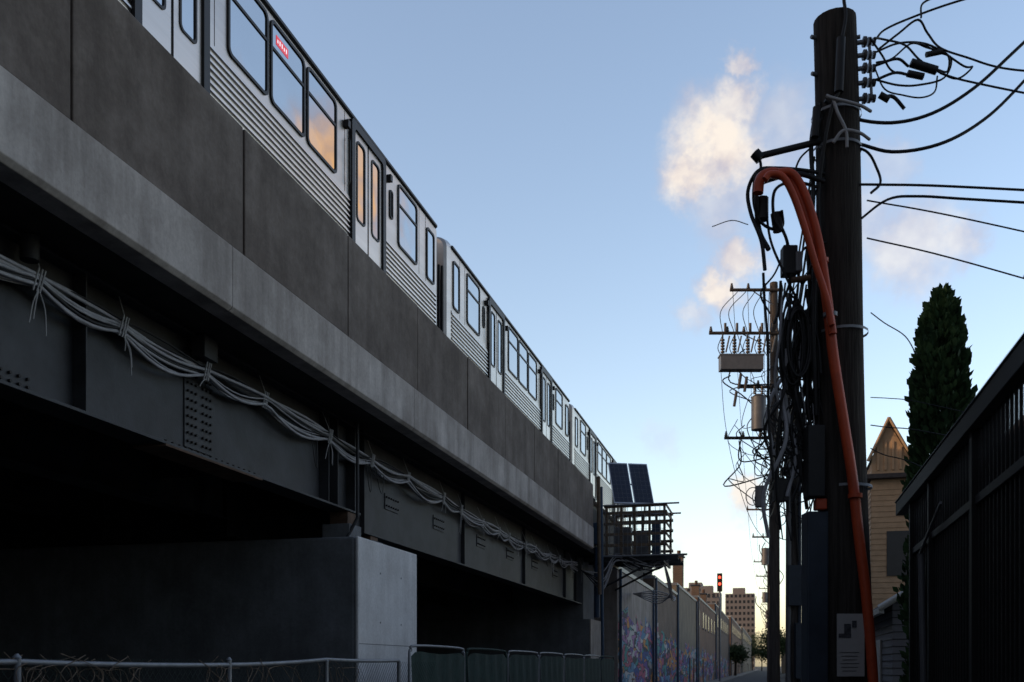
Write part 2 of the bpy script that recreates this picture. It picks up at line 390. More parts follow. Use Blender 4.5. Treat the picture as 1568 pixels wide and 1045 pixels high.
def car(yc,name,sign=False):
    e=empty(name); hl=7.22
    body=MB(); W=2.84; xc=XT-W/2
    zs=Z(9.72)
    prof=[(XT,Z(7.0)),(XT,zs)]
    for i in range(1,7):
        a=math.radians(90*i/6); prof.append((XT-.28+.28*math.cos(a),zs+.24*math.sin(a)))
    prof.append((xc,Z(10.14)))
    half=[(2*xc-p_[0],p_[1]) for p_ in prof[:-1]][::-1]
    prof=prof+half
    secs=[(yc-hl,.10),(yc-hl+.05,.04),(yc-hl+.22,0),(yc+hl-.22,0),(yc+hl-.05,.04),(yc+hl,.10)]
    n=len(prof); vs=[]
    for (yy,t) in secs:
        for (px,pz) in prof:
            sx=(px-xc)*(1-t/1.42*1.0)+xc; sz=pz-(t*.6 if pz>Z(9.6) else 0); vs.append((sx,yy,sz))
    fs=[]
    for s_ in range(len(secs)-1):
        for i in range(n): fs.append((s_*n+i,s_*n+(i+1)%n,(s_+1)*n+(i+1)%n,(s_+1)*n+i))
    fs.append(tuple(range(n-1,-1,-1))); fs.append(tuple(range((len(secs)-1)*n,len(secs)*n)))
    body.add(vs,fs,'steel')
    body.build("body_shell",e,.004)
    d=MB()
    doors=[yc-3.1,yc+3.1]
    d.prismY([(XT+.001,Z(9.70)),(XT+.045,Z(9.73)),(XT+.045,Z(9.775)),(XT+.001,Z(9.785))],yc-hl+.25,yc+hl-.25,'gasket')
    segs=[(yc-hl+.25,doors[0]-.80),(doors[0]+.80,doors[1]-.80),(doors[1]+.80,yc+hl-.25)]
    for (a,b_) in segs:
        d.box(XT+.001,XT+.016,a,b_,Z(8.22),Z(8.27),'steel')
        zz=7.22
        while zz<8.17:
            d.prismY([(XT+.001,Z(zz)),(XT+.03,Z(zz+.02)),(XT+.03,Z(zz+.045)),(XT+.001,Z(zz+.063))],a+.02,b_-.02,'rib'); zz+=.095
    for yy in (yc-6.3,yc-5.9,yc-2.1,yc+2.1,yc+5.9,yc+6.3):
        d.box(XT+.0005,XT+.004,yy-.004,yy+.004,Z(8.28),Z(9.7),'gasket')
    zt,zm,z0=Z(9.64),Z(9.22),Z(8.38)
    for (a,b_) in ((-1.78,-.66),(-.58,.54),(.62,1.74)):
        window(d,yc+a,yc+b_,z0,zt,zm)
    for s_ in (-1,1):
        a,b_=sorted((yc+s_*4.65,yc+s_*5.75)); window(d,a,b_,z0,zt,zm)
        a,b_=sorted((yc+s_*4.2,yc+s_*4.36)); window(d,a,b_,Z(8.75),Z(9.3),None,.05,.03)
        a,b_=sorted((yc+s_*6.35,yc+s_*6.85)); window(d,a,b_,z0,Z(9.5),None,.09)
    for yd in doors:
        o=rr(yd-.80,yd+.80,Z(7.0),Z(9.70),.10); i=rr(yd-.66,yd+.66,Z(7.08),Z(9.56),.07)
        ringX(d,XT-.01,XT+.06,o,i,'gasket')
        d.box(XT+.001,XT+.006,yd-.69,yd+.69,Z(7.1),Z(9.6),'rubber')
        for s_ in (-1,1):
            a,b_=sorted((yd+s_*.03,yd+s_*.655))
            ringX(d,XT+.006,XT+.022,rr(a,b_,Z(7.1),Z(9.56),.03),rr(a+.13,b_-.13,Z(8.0),Z(9.42),.08),'steel')
            window(d,a+.12,b_-.12,Z(7.99),Z(9.43),None,.09,.035,XT+.01)
        for s_ in (-1,1):
            d.obox((XT+.05,yd+s_*1.0,Z(9.45)),Vector((1,0,0)),Vector((0,1,0)),Vector((0,0,1)),.045,.05,.06,'gasket')
        d.tube([(XT+.04,yd-.92,Z(8.45)),(XT+.07,yd-.92,Z(8.5)),(XT+.07,yd-.92,Z(9.2)),(XT+.04,yd-.92,Z(9.25))],.012,'gasket',6)
    d.box(xc-.7,xc+.7,yc-5,yc-2.2,Z(10.1),Z(10.3),'galv'); d.box(xc-.7,xc+.7,yc+2.2,yc+5,Z(10.1),Z(10.3),'galv')
    d.box(xc-1.2,xc+1.2,yc-6.9,yc+6.9,Z(6.5),Z(7.0),'rubber')
    d.box(xc-.55,xc+.55,yc+hl+.001,yc+hl+.33,Z(7.3),Z(9.6),'rubber'); d.box(xc-.55,xc+.55,yc-hl-.33,yc-hl-.001,Z(7.3),Z(9.6),'rubber')
    for s_ in (-1,1):
        for q_ in range(3): d.tube([(XT-.12-.05*q_,yc+s_*(hl+.06+.08*q_),Z(7.3)),(XT-.12-.05*q_,yc+s_*(hl+.06+.08*q_),Z(9.2))],.03,'rubber',6)
    if sign:
        d.box(XT+.0085,XT+.014,yc-.40,yc-.02,Z(9.34),Z(9.48),'ledr')
        for i in range(5):
            yy=yc-.37+i*.068; d.box(XT+.0145,XT+.016,yy,yy+.03,Z(9.38),Z(9.43)+random.choice((0,.015)),'ledw')
    for s_ in (-1,1):
        for t in (-.95,.95):
            for xx in (-9.35,-7.9): d.tube([(xx-.06,yc+s_*4.6+t,Z(6.66)),(xx+.06,yc+s_*4.6+t,Z(6.66))],.35,'rust',20)
    d.build("fittings",e)
for i in range(-2,3): car(13.98+15.05*i,"train_car",i==0)

# ------------------------------------------------------------------ signal platform with solar panels
pf=empty("equipment_platform")
q=MB(); fz=Z(4.1)
for i in range(9): q.box(-6.0,-3.75,37.0+i*.27,37.0+i*.27+.24,fz,fz+.05,'timber')
for yy in (37.1,38.2,39.3): q.box(-7.2,-3.3,yy,yy+.09,fz-.17,fz-.002,'girder')
for yy in (37.1,39.3): q.tube([(-6.0,yy+.04,Z(3.0)),(-4.1,yy+.04,fz-.15)],.045,'girder',6)
for xx in (-5.9,-4.9,-3.85): q.box(xx-.04,xx+.04,36.9,39.5,fz-.27,fz-.172,'girder')
q.build("deck_frame",pf,.004)
q=MB()
for xx in (-5.95,-5.4,-4.9,-4.35,-3.8):
    for yy in (37.02,39.35): q.box(xx-.045,xx+.045,yy-.045,yy+.045,fz+.05,Z(5.95),'timber')
for zz in (.35,.75,1.15,1.55,1.8):
    for yy in (36.965,39.41): q.box(-6.05,-3.7,yy-.015,yy+.008,fz+zz,fz+zz+.11,'timber' )
    q.box(-3.745,-3.72,36.9,39.45,fz+zz,fz+zz+.11,'timber')
q.tube([(-6.1,36.9,Z(5.99)),(-3.25,36.9,Z(5.99))],.035,'galv',6)
q.tube([(-6.1,36.8,fz-.02),(-2.95,36.8,fz-.02)],.04,'galv',6)
q.tube([(-6.1,39.4,Z(5.99)),(-3.4,39.4,Z(5.99))],.035,'galv',6)
for i in range(14): q.tube([(-6+i*.17,36.94,fz+.05),(-6+i*.17,36.94,fz+1.8)],.012,'galv',4)
for i in range(8): q.tube([(-6.0,36.945,fz+.1+i*.22),(-3.75,36.945,fz+.1+i*.22)],.008,'galv',4)
q.build("railing",pf,.004)
q=MB()
q.box(-5.75,-5.15,37.8,38.3,fz+.05,fz+1.2,'canG'); q.box(-5.0,-4.5,37.8,38.3,fz+.05,fz+1.0,'canG'); q.box(-4.35,-4.05,37.7,38.2,fz+.05,fz+1.35,'bluep')
q.box(-6.9,-6.2,36.4,36.8,Z(4.5),Z(5.3),'bluep')
q.build("equipment_cabinets",pf,.015)
q=MB()
BL=Vector((-5.72,37.35,Z(6.15))); BR=Vector((-4.30,38.1,Z(6.17))); TL=Vector((-6.15,38.6,Z(7.95))); 
U=(BR-BL); Vv=(TL-BL); N=U.cross(Vv).normalized()
for i in range(2):
    a=BL+U*(i*.515); w=U*.485
    def P4(s0,s1,t0,t1,o): return [a+w*s0+Vv*t0+N*o,a+w*s1+Vv*t0+N*o,a+w*s1+Vv*t1+N*o,a+w*s0+Vv*t1+N*o]
    q.add(P4(0,1,0,1,-.04)+P4(0,1,0,1,0),[(0,3,2,1),(4,5,6,7),(0,1,5,4),(1,2,6,5),(2,3,7,6),(3,0,4,7)],'alu')
    q.add(P4(.04,.96,.03,.97,.004),[(0,1,2,3)],'solar')
    for s_ in range(1,4): q.add(P4(.04+.23*s_-.005,.04+.23*s_+.005,.03,.97,.007),[(0,1,2,3)],'canG')
    for s_ in range(1,9): q.add(P4(.04,.96,.03+.1044*s_-.002,.03+.1044*s_+.002,.010),[(0,1,2,3)],'canG')
q.tube([BL+U*.5+Vv*.05-N*.06,(-5.0,37.9,fz)],.05,'galv',8)
q.tube([BL+U*.1+Vv*.5-N*.06,(-5.9,38.6,fz)],.035,'galv',6); q.tube([BL+U*.9+Vv*.5-N*.06,(-4.9,39.0,fz)],.035,'galv',6)
q.tube([BL+U*.02+Vv*.5-N*.07,BL+U*.98+Vv*.5-N*.07],.03,'galv',6)
q.build("solar_panels",pf)
q=MB()
q.tube([(-6.03,35.9,Z(2.6)),(-6.08,35.9,Z(6.9))],.07,'timber',8)
q.tube([(-5.98,36.35,0),(-6.05,36.35,Z(6.6))],.06,'bluep',8)
q.tube([(-6.25,36.6,Z(1.8)),(-6.25,36.6,Z(4.4))],.11,'bluep',8)
for i in range(12):
    z0=Z(3.9)-random.uniform(0,.3)
    q.curve([(-6.6,35.6+random.uniform(-.5,.5),Z(3.45)),(-6.0,36.4,Z(3.2)+random.uniform(-.4,.3)),(-5.6,37.0,z0+.3),(-4.6+random.uniform(-.4,.5),37.2,z0+random.uniform(-.2,.1)),(-3.7,37.5+i*.1,fz-.1)],.02,random.choice(('black','cable')),5,6)
for i in range(6):
    q.curve([(-3.9,37.5,fz-.1),(-3.7,38.5,Z(3.1)-i*.1),(-3.9+i*.05,39.4,Z(2.7)),(-4.6,41.5,Z(2.6)+i*.1),(-5.9,44,Z(3.2))],.022,random.choice(('galv','black','cable')),5,6)
q.build("conduits",pf)

# ------------------------------------------------------------------ alley buildings (left)
def bld(name,x1,y0,y1,h,mat,graf=None,gh=2.9,depth=18,win=True,wst=4.2,wins=True):
    e=empty(name)
    q=MB(); q.box(x1-depth,x1,y0,y1,0,h,mat); q.build("walls",e,.02)
    q=MB(); q.box(x1-depth,x1+.05,y0-.02,y1-.06,h+.002,h+.18,'galv' if graf else 'trim'); q.build("coping",e,.01)
    if graf:
        q=MB(); yy=y0+.15
        while yy<y1-.5:
            w=random.uniform(1.5,3.5); b_=min(yy+w,y1-.1)
            q.add([(x1+.004,yy,.13),(x1+.004,b_,.13),(x1+.004,b_,gh*random.uniform(.75,1.15)),(x1+.004,yy,gh*random.uniform(.8,1.1))],[(0,1,2,3)],graf); yy=b_
        q.build("painted_mural",e)
    if win:
        q=MB(); yy=y0+1.2
        while yy<y1-1.5:
            if h>6.3 and wins:
                q.box(x1+.003,x1+.03,yy,yy+1.1,h-2.3,h-.9,'winD'); q.box(x1+.001,x1+.09,yy-.1,yy+1.2,h-2.42,h-2.31,'wallc')
            if random.random()<.45 and y0>60:
                q.box(x1+.008,x1+.05,yy,yy+1.0,.12,2.2,random.choice(('rust','blue','galv')))
            yy+=wst*random.uniform(.8,1.3)
        for yy in (y0+.3,y1-.4):
            q.tube([(x1+.09,yy,.1),(x1+.09,yy,h+.05)],.07,random.choice(('bluep','bluep','galv')),6)
        q.build("openings",e)
bld("painted_block_building",-6.0,40.0,52.5,5.5,'wallc','graf',3.7)
bld("unseen_brick_block",-5.95,52.6,66,6.2,'brickA','graf',3.6)
bld("tan_brick_building",-6.0,66.1,84,6.9,'brickC','graf',3.3,wins=False)
bld("orange_brick_building",-5.9,84.1,112,7.3,'brickB','graf2',3.0)
bld("unseen_brick_block",-6.0,112.1,150,8.4,'brickA','graf2',2.6)
bld("orange_brick_building",-6.0,158,215,9.2,'brickB')
bld("tan_brick_building",-6.0,222,330,10,'brickC')
for (xx,yy,h0,h1) in ((-6.4,72,8.2,9.4),(-6.6,92,7.4,8.9),(-6.4,99,7.4,8.6)):
    q=MB()
    q.box(xx-.4,xx+.3,yy,yy+.9,h0-1.2,h1,'brickA'); q.box(xx-.5,xx+.4,yy-.1,yy+1,h1+.001,h1+.12,'blue'); q.tube([(xx,yy+.4,h1+.12),(xx,yy+.4,h1+.5)],.14,'rust',8)
    q.build("brick_chimney",None,.02)
def tower(name,xc,y,w,h,mat,nf,nw):
    e=empty(name); q=MB(); q.box(xc-w/2,xc+w/2,y,y+w,0,h,mat); q.box(xc-w/4,xc+w/6,y+2,y+w-2,h,h+3,mat); q.build("walls",e)
    q=MB()
    for i in range(nf):
        for j in range(nw):
            z0=h*(i+.35)/nf; x0=xc-w/2+w*(j+.25)/nw
            q.box(x0,x0+w/nw*.55,y-.1,y-.02,z0,z0+h/nf*.5,'winD')
    q.build("windows",e)
tower("apartment_tower",-14.6,500,14,37,'tower',13,7)
tower("apartment_tower",-40,560,17,45,'tower',14,6)
tower("office_block",-25,420,10,32,'tower',10,5)
e=empty("railway_signal"); q=MB()
q.tube([(-4.85,100,0),(-4.85,100,10.6)],.10,'galv',8); q.box(-5.1,-4.6,99.75,99.9,8.9,10.7,'fence'); q.box(-5.5,-4.85,99.95,100.05,8.3,8.4,'galv')
for i in range(12): q.box(-5.1,-4.86,100.1,100.15,1+i*.6,1.04+i*.6,'galv')
q.build("mast",e)
q=MB()
for zz in (10.3,9.65): q.tube([(-4.85,99.74,zz),(-4.85,99.70,zz)],.13,'red',12)
q.build("lamps",e)

# ------------------------------------------------------------------ utility poles
def frame(bx,by):
    R=Vector((CT,ST,0)); F=Vector((-ST,CT,0)); O=Vector((bx,by,0))
    return lambda a,b,z: O+R*a+F*b+Vector((0,0,z))
S1=9.0/1524
Pn=frame(.625,9.46)
def E(x,y,b=0): return Pn((x-1290)*S1,b,H+(1020-y)*S1)
R_=Vector((CT,ST,0)); F_=Vector((-ST,CT,0)); K_=Vector((0,0,1))
up=empty("utility_pole")
q=MB()
pts=[]; 
for i in range(24):
    t=i/23; y=1290-(1290-32)*t
    x=1302-24*t*1.05+2*math.sin(t*9)
    pts.append(E(x+1,y))
q.tube(pts,.232,'wood',20,True,.186)
q.build("pole",up)
q=MB()
for y,xc in ((512,1290),(748,1296),(180,1281),(232,1282)):
    q.tube([E(xc,y+2),E(xc,y-2)],.218 if y<300 else .226,'galv',20,False)
for y,x in ((62,1240),(118,1241),(160,1313),(62,1315)): q.tube([E(x,y,-.05),E(x+12 if x<1280 else x-12,y,-.02)],.018,'galv',6)
q.tube([E(1250,226,-.1),E(1158,250,-.12)],.03,'black',8); q.tube([E(1160,255,-.12),E(1151,245,-.12)],.05,'black',8)
q.tube([E(1243,180,-.16),E(1240,225,-.16)],.035,'black',8)
q.tube([E(1275,85,-.24),E(1273,120,-.25),E(1271,166,-.25)],.04,'black',10)
q.curve([E(1276,86,-.24),E(1283,50,-.22),E(1281,20,-.2),E(1280,-60,-.1)],.016,'black',6)
q.curve([E(1271,166,-.25),E(1262,185,-.24),E(1252,240,-.2),E(1247,300,-.15)],.016,'black',6)
for i,y in enumerate((72,92,112,134,158)):
    q.tube([E(1305,y,-.05),E(1320,y,-.07)],.02,'galv',6)
    for j in range(3): q.tube([E(1318+j*7,y,-.07),E(1322+j*7,y,-.07)],.046-.006*j,'porc',10)
q.tube([E(1327,66,-.07),E(1331,160,-.07)],.014,'galv',6)
for (x0,y0,x1,y1,r) in ((1385,112,1424,124,.038),(1380,128,1404,133,.03),(1338,160,1352,168,.03),(1408,100,1432,95,.025)):
    q.tube([E(x0,y0,-.15),E(x1,y1,-.15)],r,'black',8)
q.build("hardware",up)
q=MB()
def W(pts,r=.010,k='black',b=-.12):
    q.curve([E(x,y,b+.04*math.sin(i*2.1+x)) for i,(x,y) in enumerate(pts)],r,k,6,6)
W([(1255,170),(1300,188),(1360,197),(1420,185),(1480,150),(1540,96),(1640,0)],.015,'black')
W([(1252,232),(1300,226),(1360,241),(1425,236),(1490,200),(1550,145),(1660,20)],.015,'black')
q.curve([E(1252,172,-.26),E(1262,178,-.28),E(1300,187,-.27),E(1322,190,-.2)],.014,'tie',6)
q.curve([E(1262,242,-.26),E(1276,226,-.28),E(1300,228,-.27),E(1320,232,-.2)],.014,'tie',6)
q.curve([E(1262,176,-.26),E(1268,200,-.28),E(1280,226,-.28),E(1282,250,-.27)],.014,'tie',6)
W([(1250,170),(1262,205),(1280,228),(1320,240),(1338,265),(1340,292),(1325,308)],.012,'black')
W([(1282,292),(1340,295),(1440,298),(1700,310)],.011)
W([(1230,386),(1270,376),(1310,345),(1350,318),(1400,308),(1480,312),(1700,330)],.012)
W([(1322,315),(1450,338),(1700,392)],.007)
W([(1322,372),(1450,402),(1700,472)],.007)
W([(1325,488),(1350,500),(1378,522),(1393,552)],.005,'black')
W([(1328,613),(1355,616),(1390,621),(1480,640)],.004,'black')
W([(1328,655),(1355,660),(1390,664),(1480,680)],.005,'black')
W([(1328,690),(1350,700),(1390,715),(1480,760)],.005)
W([(1335,72),(1350,55),(1385,40),(1450,22),(1560,-10)],.010)
W([(1400,45),(1405,20),(1440,10),(1500,8),(1560,0)],.009)
W([(1340,85),(1370,62),(1395,48),(1415,60),(1430,88),(1470,104),(1530,118),(1640,124)],.010)
W([(1335,92),(1365,82),(1400,78),(1425,92),(1470,110),(1478,118),(1460,130),(1430,126)],.009)
W([(1335,112),(1365,105),(1385,112)],.012); W([(1424,122),(1445,118),(1440,100),(1415,82),(1385,84),(1360,100),(1335,108)],.009)
W([(1335,134),(1370,140),(1400,142),(1440,128),(1450,100),(1430,88),(1400,84)],.009)
W([(1335,134),(1360,128),(1382,130)],.012)
W([(1345,160),(1362,158),(1380,175)],.016)
W([(1330,120),(1350,145),(1375,158),(1400,165),(1425,150),(1430,125)],.008)
W([(1330,75),(1350,70),(1376,86),(1400,110),(1440,128),(1500,140),(1640,170)],.009)
W([(1326,70),(1345,95),(1360,118),(1382,128)],.009)
W([(1255,280),(1225,268),(1185,265),(1155,275),(1142,300),(1146,335),(1160,380),(1165,425)],.017)
W([(1255,292),(1215,280),(1178,282),(1158,292),(1152,320),(1160,360),(1172,392)],.022)
W([(1155,250),(1160,268),(1150,285),(1150,320),(1160,350),(1180,360),(1195,352),(1190,335)],.014)
W([(1250,300),(1230,290),(1205,288),(1180,305),(1178,340),(1188,365)],.014)
W([(1243,180),(1238,230),(1240,300),(1236,360),(1240,420),(1238,520),(1246,640)],.022)
W([(1250,250),(1246,330),(1250,400),(1246,470),(1250,600)],.016)
W([(1258,180),(1250,210),(1256,260),(1246,300),(1235,330),(1236,386)],.010)
W([(1165,425),(1168,470),(1170,540),(1172,640),(1178,740)],.014)
W([(1170,330),(1176,380),(1195,430),(1220,470),(1245,520),(1250,580)],.012)
W([(1240,232),(1215,262),(1210,300),(1222,340),(1240,360)],.009)
W([(1088,354),(1115,350),(1142,352)],.004)
W([(1236,386),(1222,395),(1213,420),(1226,440),(1240,400),(1232,384)],.012)
W([(1190,350),(1198,372),(1204,385)],.015); W([(1204,430),(1206,470),(1200,500)],.013)
for i in range(12):
    cx=1213+random.uniform(-6,6); cy=530+random.uniform(-10,10); rx=random.uniform(9,20); ry=random.uniform(50,80); bb_=random.uniform(-.15,.02)
    q.tube([E(cx+rx*math.cos(t*.2618),cy+ry*math.sin(t*.2618),bb_) for t in range(25)],.011,'black',6,False)
for i in range(42):
    x0=random.uniform(1194,1252); x1=x0+random.uniform(-24,24); y0=random.uniform(360,620); y1=y0+random.uniform(100,300)
    q.curve([E(x0,y0,random.uniform(-.1,.1)),E(x0+random.uniform(-18,18),y0*.65+y1*.35,random.uniform(-.1,.1)),E(x1+random.uniform(-18,18),y0*.3+y1*.7),E(min(x1,1256),y1)],random.choice((.006,.009,.013,.018)),random.choice(('black','black','black','black','cable')),5,6)
for i in range(22):
    cx=random.uniform(1196,1250);cy=random.uniform(540,720);r_=random.uniform(8,24)
    q.tube([E(cx+r_*.8*math.cos(t*.393),cy+r_*math.sin(t*.393),random.uniform(-.03,.03)) for t in range(13)],.008,'black',5,False)
q.build("cables",up)
q=MB()
for o,r_ in ((0,.046),(1,.036),(2,.03)):
    if o==0: P_=[(1150,318),(1154,296),(1172,288),(1198,298),(1214,330),(1228,372),(1243,420),(1254,490),(1262,560),(1276,650),(1290,740),(1300,830),(1312,930),(1322,1060),(1330,1250)]
    elif o==1: P_=[(1176,292),(1196,292),(1212,312),(1228,355),(1240,405),(1250,470),(1258,530)]
    else: P_=[(1156,306),(1164,298),(1182,302),(1198,330),(1214,376),(1230,430),(1246,480),(1254,520)]
    q.curve([E(x,y,-.27-.05*o) for x,y in P_],r_,'orange',10,6)
for y,x in ((500,1256),(768,1293),(420,1243)): q.tube([E(x,y+3,-.29),E(x,y-3,-.29)],.062,'galv' if y==500 else 'orange',10)
q.build("orange_conduit",up)
q=MB()
q.obox(E(1204,408,-.1),R_,F_,K_,.065,.06,.13,'black')
q.obox(E(1216,412,-.14),R_,F_,K_,.03,.04,.09,'canG')
q.obox(E(1242,712,-.1),R_,F_,K_,.078,.08,.32,'black')
q.obox(E(1251,776,-.1),R_,F_,K_,.05,.05,.05,'orange')
q.tube([E(1163,312,-.1),E(1163,345,-.1)],.06,'black',8)
q.tube([E(1184,335,-.1),E(1188,362,-.1)],.05,'black',8)
q.tube([E(1233,436,-.16),E(1205,440,-.16)],.03,'rust',6)
q.build("splice_boxes",up,.012)
q=MB()
q.obox(E(1247,930,-.02),R_,F_,K_,.095,.1,.85,'blue'); q.build("riser_guard",up,.012)
q=MB()
q.obox(E(1288,989,-.262),R_,F_,K_,.12,.004,.275,'paper')
q.obox(E(1283,966,-.268),R_,F_,K_,.03,.001,.05,'ink'); q.obox(E(1279,975,-.270),R_,F_,K_,.055,.001,.018,'ink'); q.obox(E(1293,958,-.272),R_,F_,K_,.02,.001,.03,'ink')
for i in range(6): q.obox(E(1286,1000+i*5.5,-.268),R_,F_,K_,.085-.012*(i%3),.001,.0025,'ink')
q.build("paper_notice",up)

def std_pole(name,bx,by,h,arms,rad=.16,extras=False):
    e=empty(name); P=frame(bx,by); q=MB()
    q.tube([P(0,0,-.1),P(0,0,h*.5),P(-.03,0,h)],rad*1.15,'wood2',12,True,rad*.8); q.build("pole",e)
    q=MB()
    for (z,a0,a1) in arms:
        q.tube([P(a0,-.15,z),P(a1,-.15,z)],.055,'timber' if not extras else 'wood2',6)
        q.tube([P(a0*.5,-.14,z-.03),P(0,-.1,z-.55)],.02,'galv',5)
        n=max(2,int((a1-a0)/.55))
        for i in range(n+1):
            a=a0+.06+(a1-a0-.12)*i/n
            for j in range(3): q.tube([P(a,-.15,z+.06+j*.06),P(a,-.15,z+.10+j*.06)],.06-.012*j,'porc',8)
    q.build("crossarms",e)
    return e,P
e,P=std_pole("utility_pole",.13,35.2,14.7,[(14.4,-1.56,.25),(12.93,-2.27,.1),(11.1,-1.3,.1),(9.36,-1.75,.1)],.165,True)
q=MB()
q.obox(P(-1.22,-.3,11.85),R_,F_,K_,.72,.2,.24,'canG')
q.obox(P(-1.22,-.3,12.1),R_,F_,K_,.75,.22,.02,'galv')
for a in (-1.85,-1.45,-1.0,-.6,-.3):
    for j in range(5): q.tube([P(a,-.35,12.2+j*.1),P(a,-.35,12.25+j*.1)],.07,'porc',8)
    q.tube([P(a,-.35,12.1),P(a,-.35,12.9)],.03,'black',6)
    q.tube([P(a+.1,-.4,12.2),P(a+.22,-.4,12.75)],.03,'canG',6)
    q.curve([P(a,-.35,12.8),P(a-.15,-.3,12.4),P(a-.05,-.3,12.12)],.015,'black',5)
    q.curve([P(a,-.3,12.9),P(a+random.uniform(-.2,.2),-.1,13.7),P(a*.7,-.1,14.35)],.014,'black',5)
    q.tube([P(a+.12,-.2,12.95),P(a+.12,-.2,13.25)],.045,'porc',8)
q.tube([P(-.62,-.3,9.6),P(-.62,-.3,10.7)],.25,'canG',18); q.tube([P(-.62,-.3,10.7),P(-.62,-.3,10.8)],.27,'canG',18,True,.12)
for a in (-.75,-.5): 
    for j in range(4): q.tube([P(a,-.3,10.82+j*.07),P(a,-.3,10.86+j*.07)],.055,'porc',8)
for (a,z) in ((-1.45,10.4),(-1.1,10.9),(-1.3,11.0)):
    q.tube([P(a,-.3,z),P(a+.08,-.3,z+.5)],.05,'porc',8)
for i in range(30):
    a=random.uniform(-1.6,.3); z=random.uniform(7.5,13); 
    q.curve([P(a,-.3,z),P(a+random.uniform(-.4,.4),-.3,z-random.uniform(.2,.8)),P(a+random.uniform(-.5,.6),-.25,z-random.uniform(.5,1.6)),P(random.uniform(-.4,.3),-.2,z-random.uniform(.6,2.2))],random.choice((.012,.018,.024)),'black',5)
for i in range(14):
    a=random.uniform(-.9,.5); z=random.uniform(6.3,9.0); r_=random.uniform(.15,.5)
    q.tube([P(a+r_*math.cos(t*.42)*.8,-.3+i*.02,z+r_*math.sin(t*.42)) for t in range(16)],.016,'black',5,False)
q.tube([P(-.55,-.25,7.0),P(-.55,-.25,7.7)],.18,'canG',12)
q.curve([P(-1.9,-.3,11.6),P(-1.75,-.3,9.8),P(-1.35,-.3,7.9),P(-.8,-.3,6.4),P(-.1,-.2,5.6)],.010,'black',5)
q.build("transformer_rack",e,0)
poles=[(.13,35.2,14.7)]
for (bx,by,h,arms) in ((.05,62,12.4,[(11.0,-1.55,.2),(9.35,-1.2,.1)]),(-.15,93,11.8,[(11.0,-1.4,.5),(9.7,-1.2,.4)]),(-.05,125,11.8,[(11,-1.4,.5),(9.8,-1.1,.4)]),
      (-.2,160,12,[(11.2,-1.3,1.0),(10,-1.1,.9)]),(-.1,200,12,[(11.2,-1.3,1.2),(10,-1.1,1)]),(-.2,250,12,[(11.2,-1.3,1.2),(10,-1.1,1)]),(-.2,310,12,[(11.2,-1.3,1.2)])):
    e,P=std_pole("utility_pole",bx,by,h,arms); poles.append((bx,by,h))
    q=MB()
    q.tube([P(-.4,-.1,h*.62),P(-.4,-.1,h*.7)],.24,'canG',10)
    for i in range(10):
        a=random.uniform(-1.0,.5); z=random.uniform(5.5,h-1)
        q.curve([P(a,-.2,z),P(a+random.uniform(-.4,.4),-.2,z-.5),P(random.uniform(-.2,.2),-.2,z-1.3)],.025,'black',5)
    q.build("transformer",e)
e=empty("communications_pole"); P=frame(.42,20.8); q=MB()
q.tube([P(.02,0,-.1),P(0,0,7.9)],.16,'wood2',14,True,.12)
q.build("pole",e)
q=MB()
q.tube([P(-.12,-.16,0),P(-.1,-.16,6.6)],.045,'canG',8); q.tube([P(.10,-.16,0),P(.10,-.16,5.4)],.035,'blue',8)
q.obox(P(-.02,-.2,3.2),R_,F_,K_,.13,.09,.4,'blue'); q.obox(P(-.3,-.2,5.1),R_,F_,K_,.14,.1,.22,'black'); q.obox(P(.1,-.26,1.9),R_,F_,K_,.12,.08,.55,'blue')
for i in range(40):
    a=random.uniform(-.5,.4); z=random.uniform(5.2,8.3)
    q.curve([P(a,-.2,z),P(a+random.uniform(-.25,.25),-.2,z-random.uniform(.2,.6)),P(a+random.uniform(-.3,.3),-.2,z-random.uniform(.5,1.2)),P(random.uniform(-.15,.15),-.18,z-random.uniform(.8,2.0))],random.choice((.01,.015,.02)),'black',5)
for i in range(12):
    a=random.uniform(-.4,.2); z=random.uniform(5.4,7.6); r_=random.uniform(.15,.4)
    q.tube([P(a+r_*math.cos(t*.42)*.6,-.25+i*.02,z+r_*math.sin(t*.42)) for t in range(16)],.012,'black',5,False)
q.build("cable_tangle",e)
wr=MB()
def Wp(a,b_,s,r=.012,k='black'): wr.tube(sag(a,b_,s),r,k,5,False)
for i,(za,zb_,sg) in enumerate(((6.2,10.8,.25),(5.9,8.6,.3),(5.4,8.0,.3),(5.1,7.6,.35),(4.7,7.1,.3),(4.2,6.6,.25))):
    Wp((.38-.03*i,9.4,za),(.05-.08*i,35.1,zb_),sg,.012)
for z0,z1 in ((5.2,6.9),(4.9,6.5),(4.6,6.2),(4.4,5.6)): Wp((.4,9.5,z0),(.3,20.8,z1),.12,.016)
for z in (7.4,7.0,6.6): Wp((.3,20.8,z-.4),(.0,35.1,z+.1),.3,.018)
pp=poles
for i in range(len(pp)-1):
    a,b_=pp[i],pp[i+1]
    z0=14.6 if i==0 else 11.2
    for off in (-1.4,-.9,-.35,.1):
        Wp((a[0]+off,a[1],z0),(b_[0]+off,b_[1],11.2),.6,.010)
    for z in (8.4,7.6,7.0,6.4): Wp((a[0]-.15,a[1],z),(b_[0]-.15,b_[1],z),.5,.02)
wr.build("wires",empty("overhead_line"))
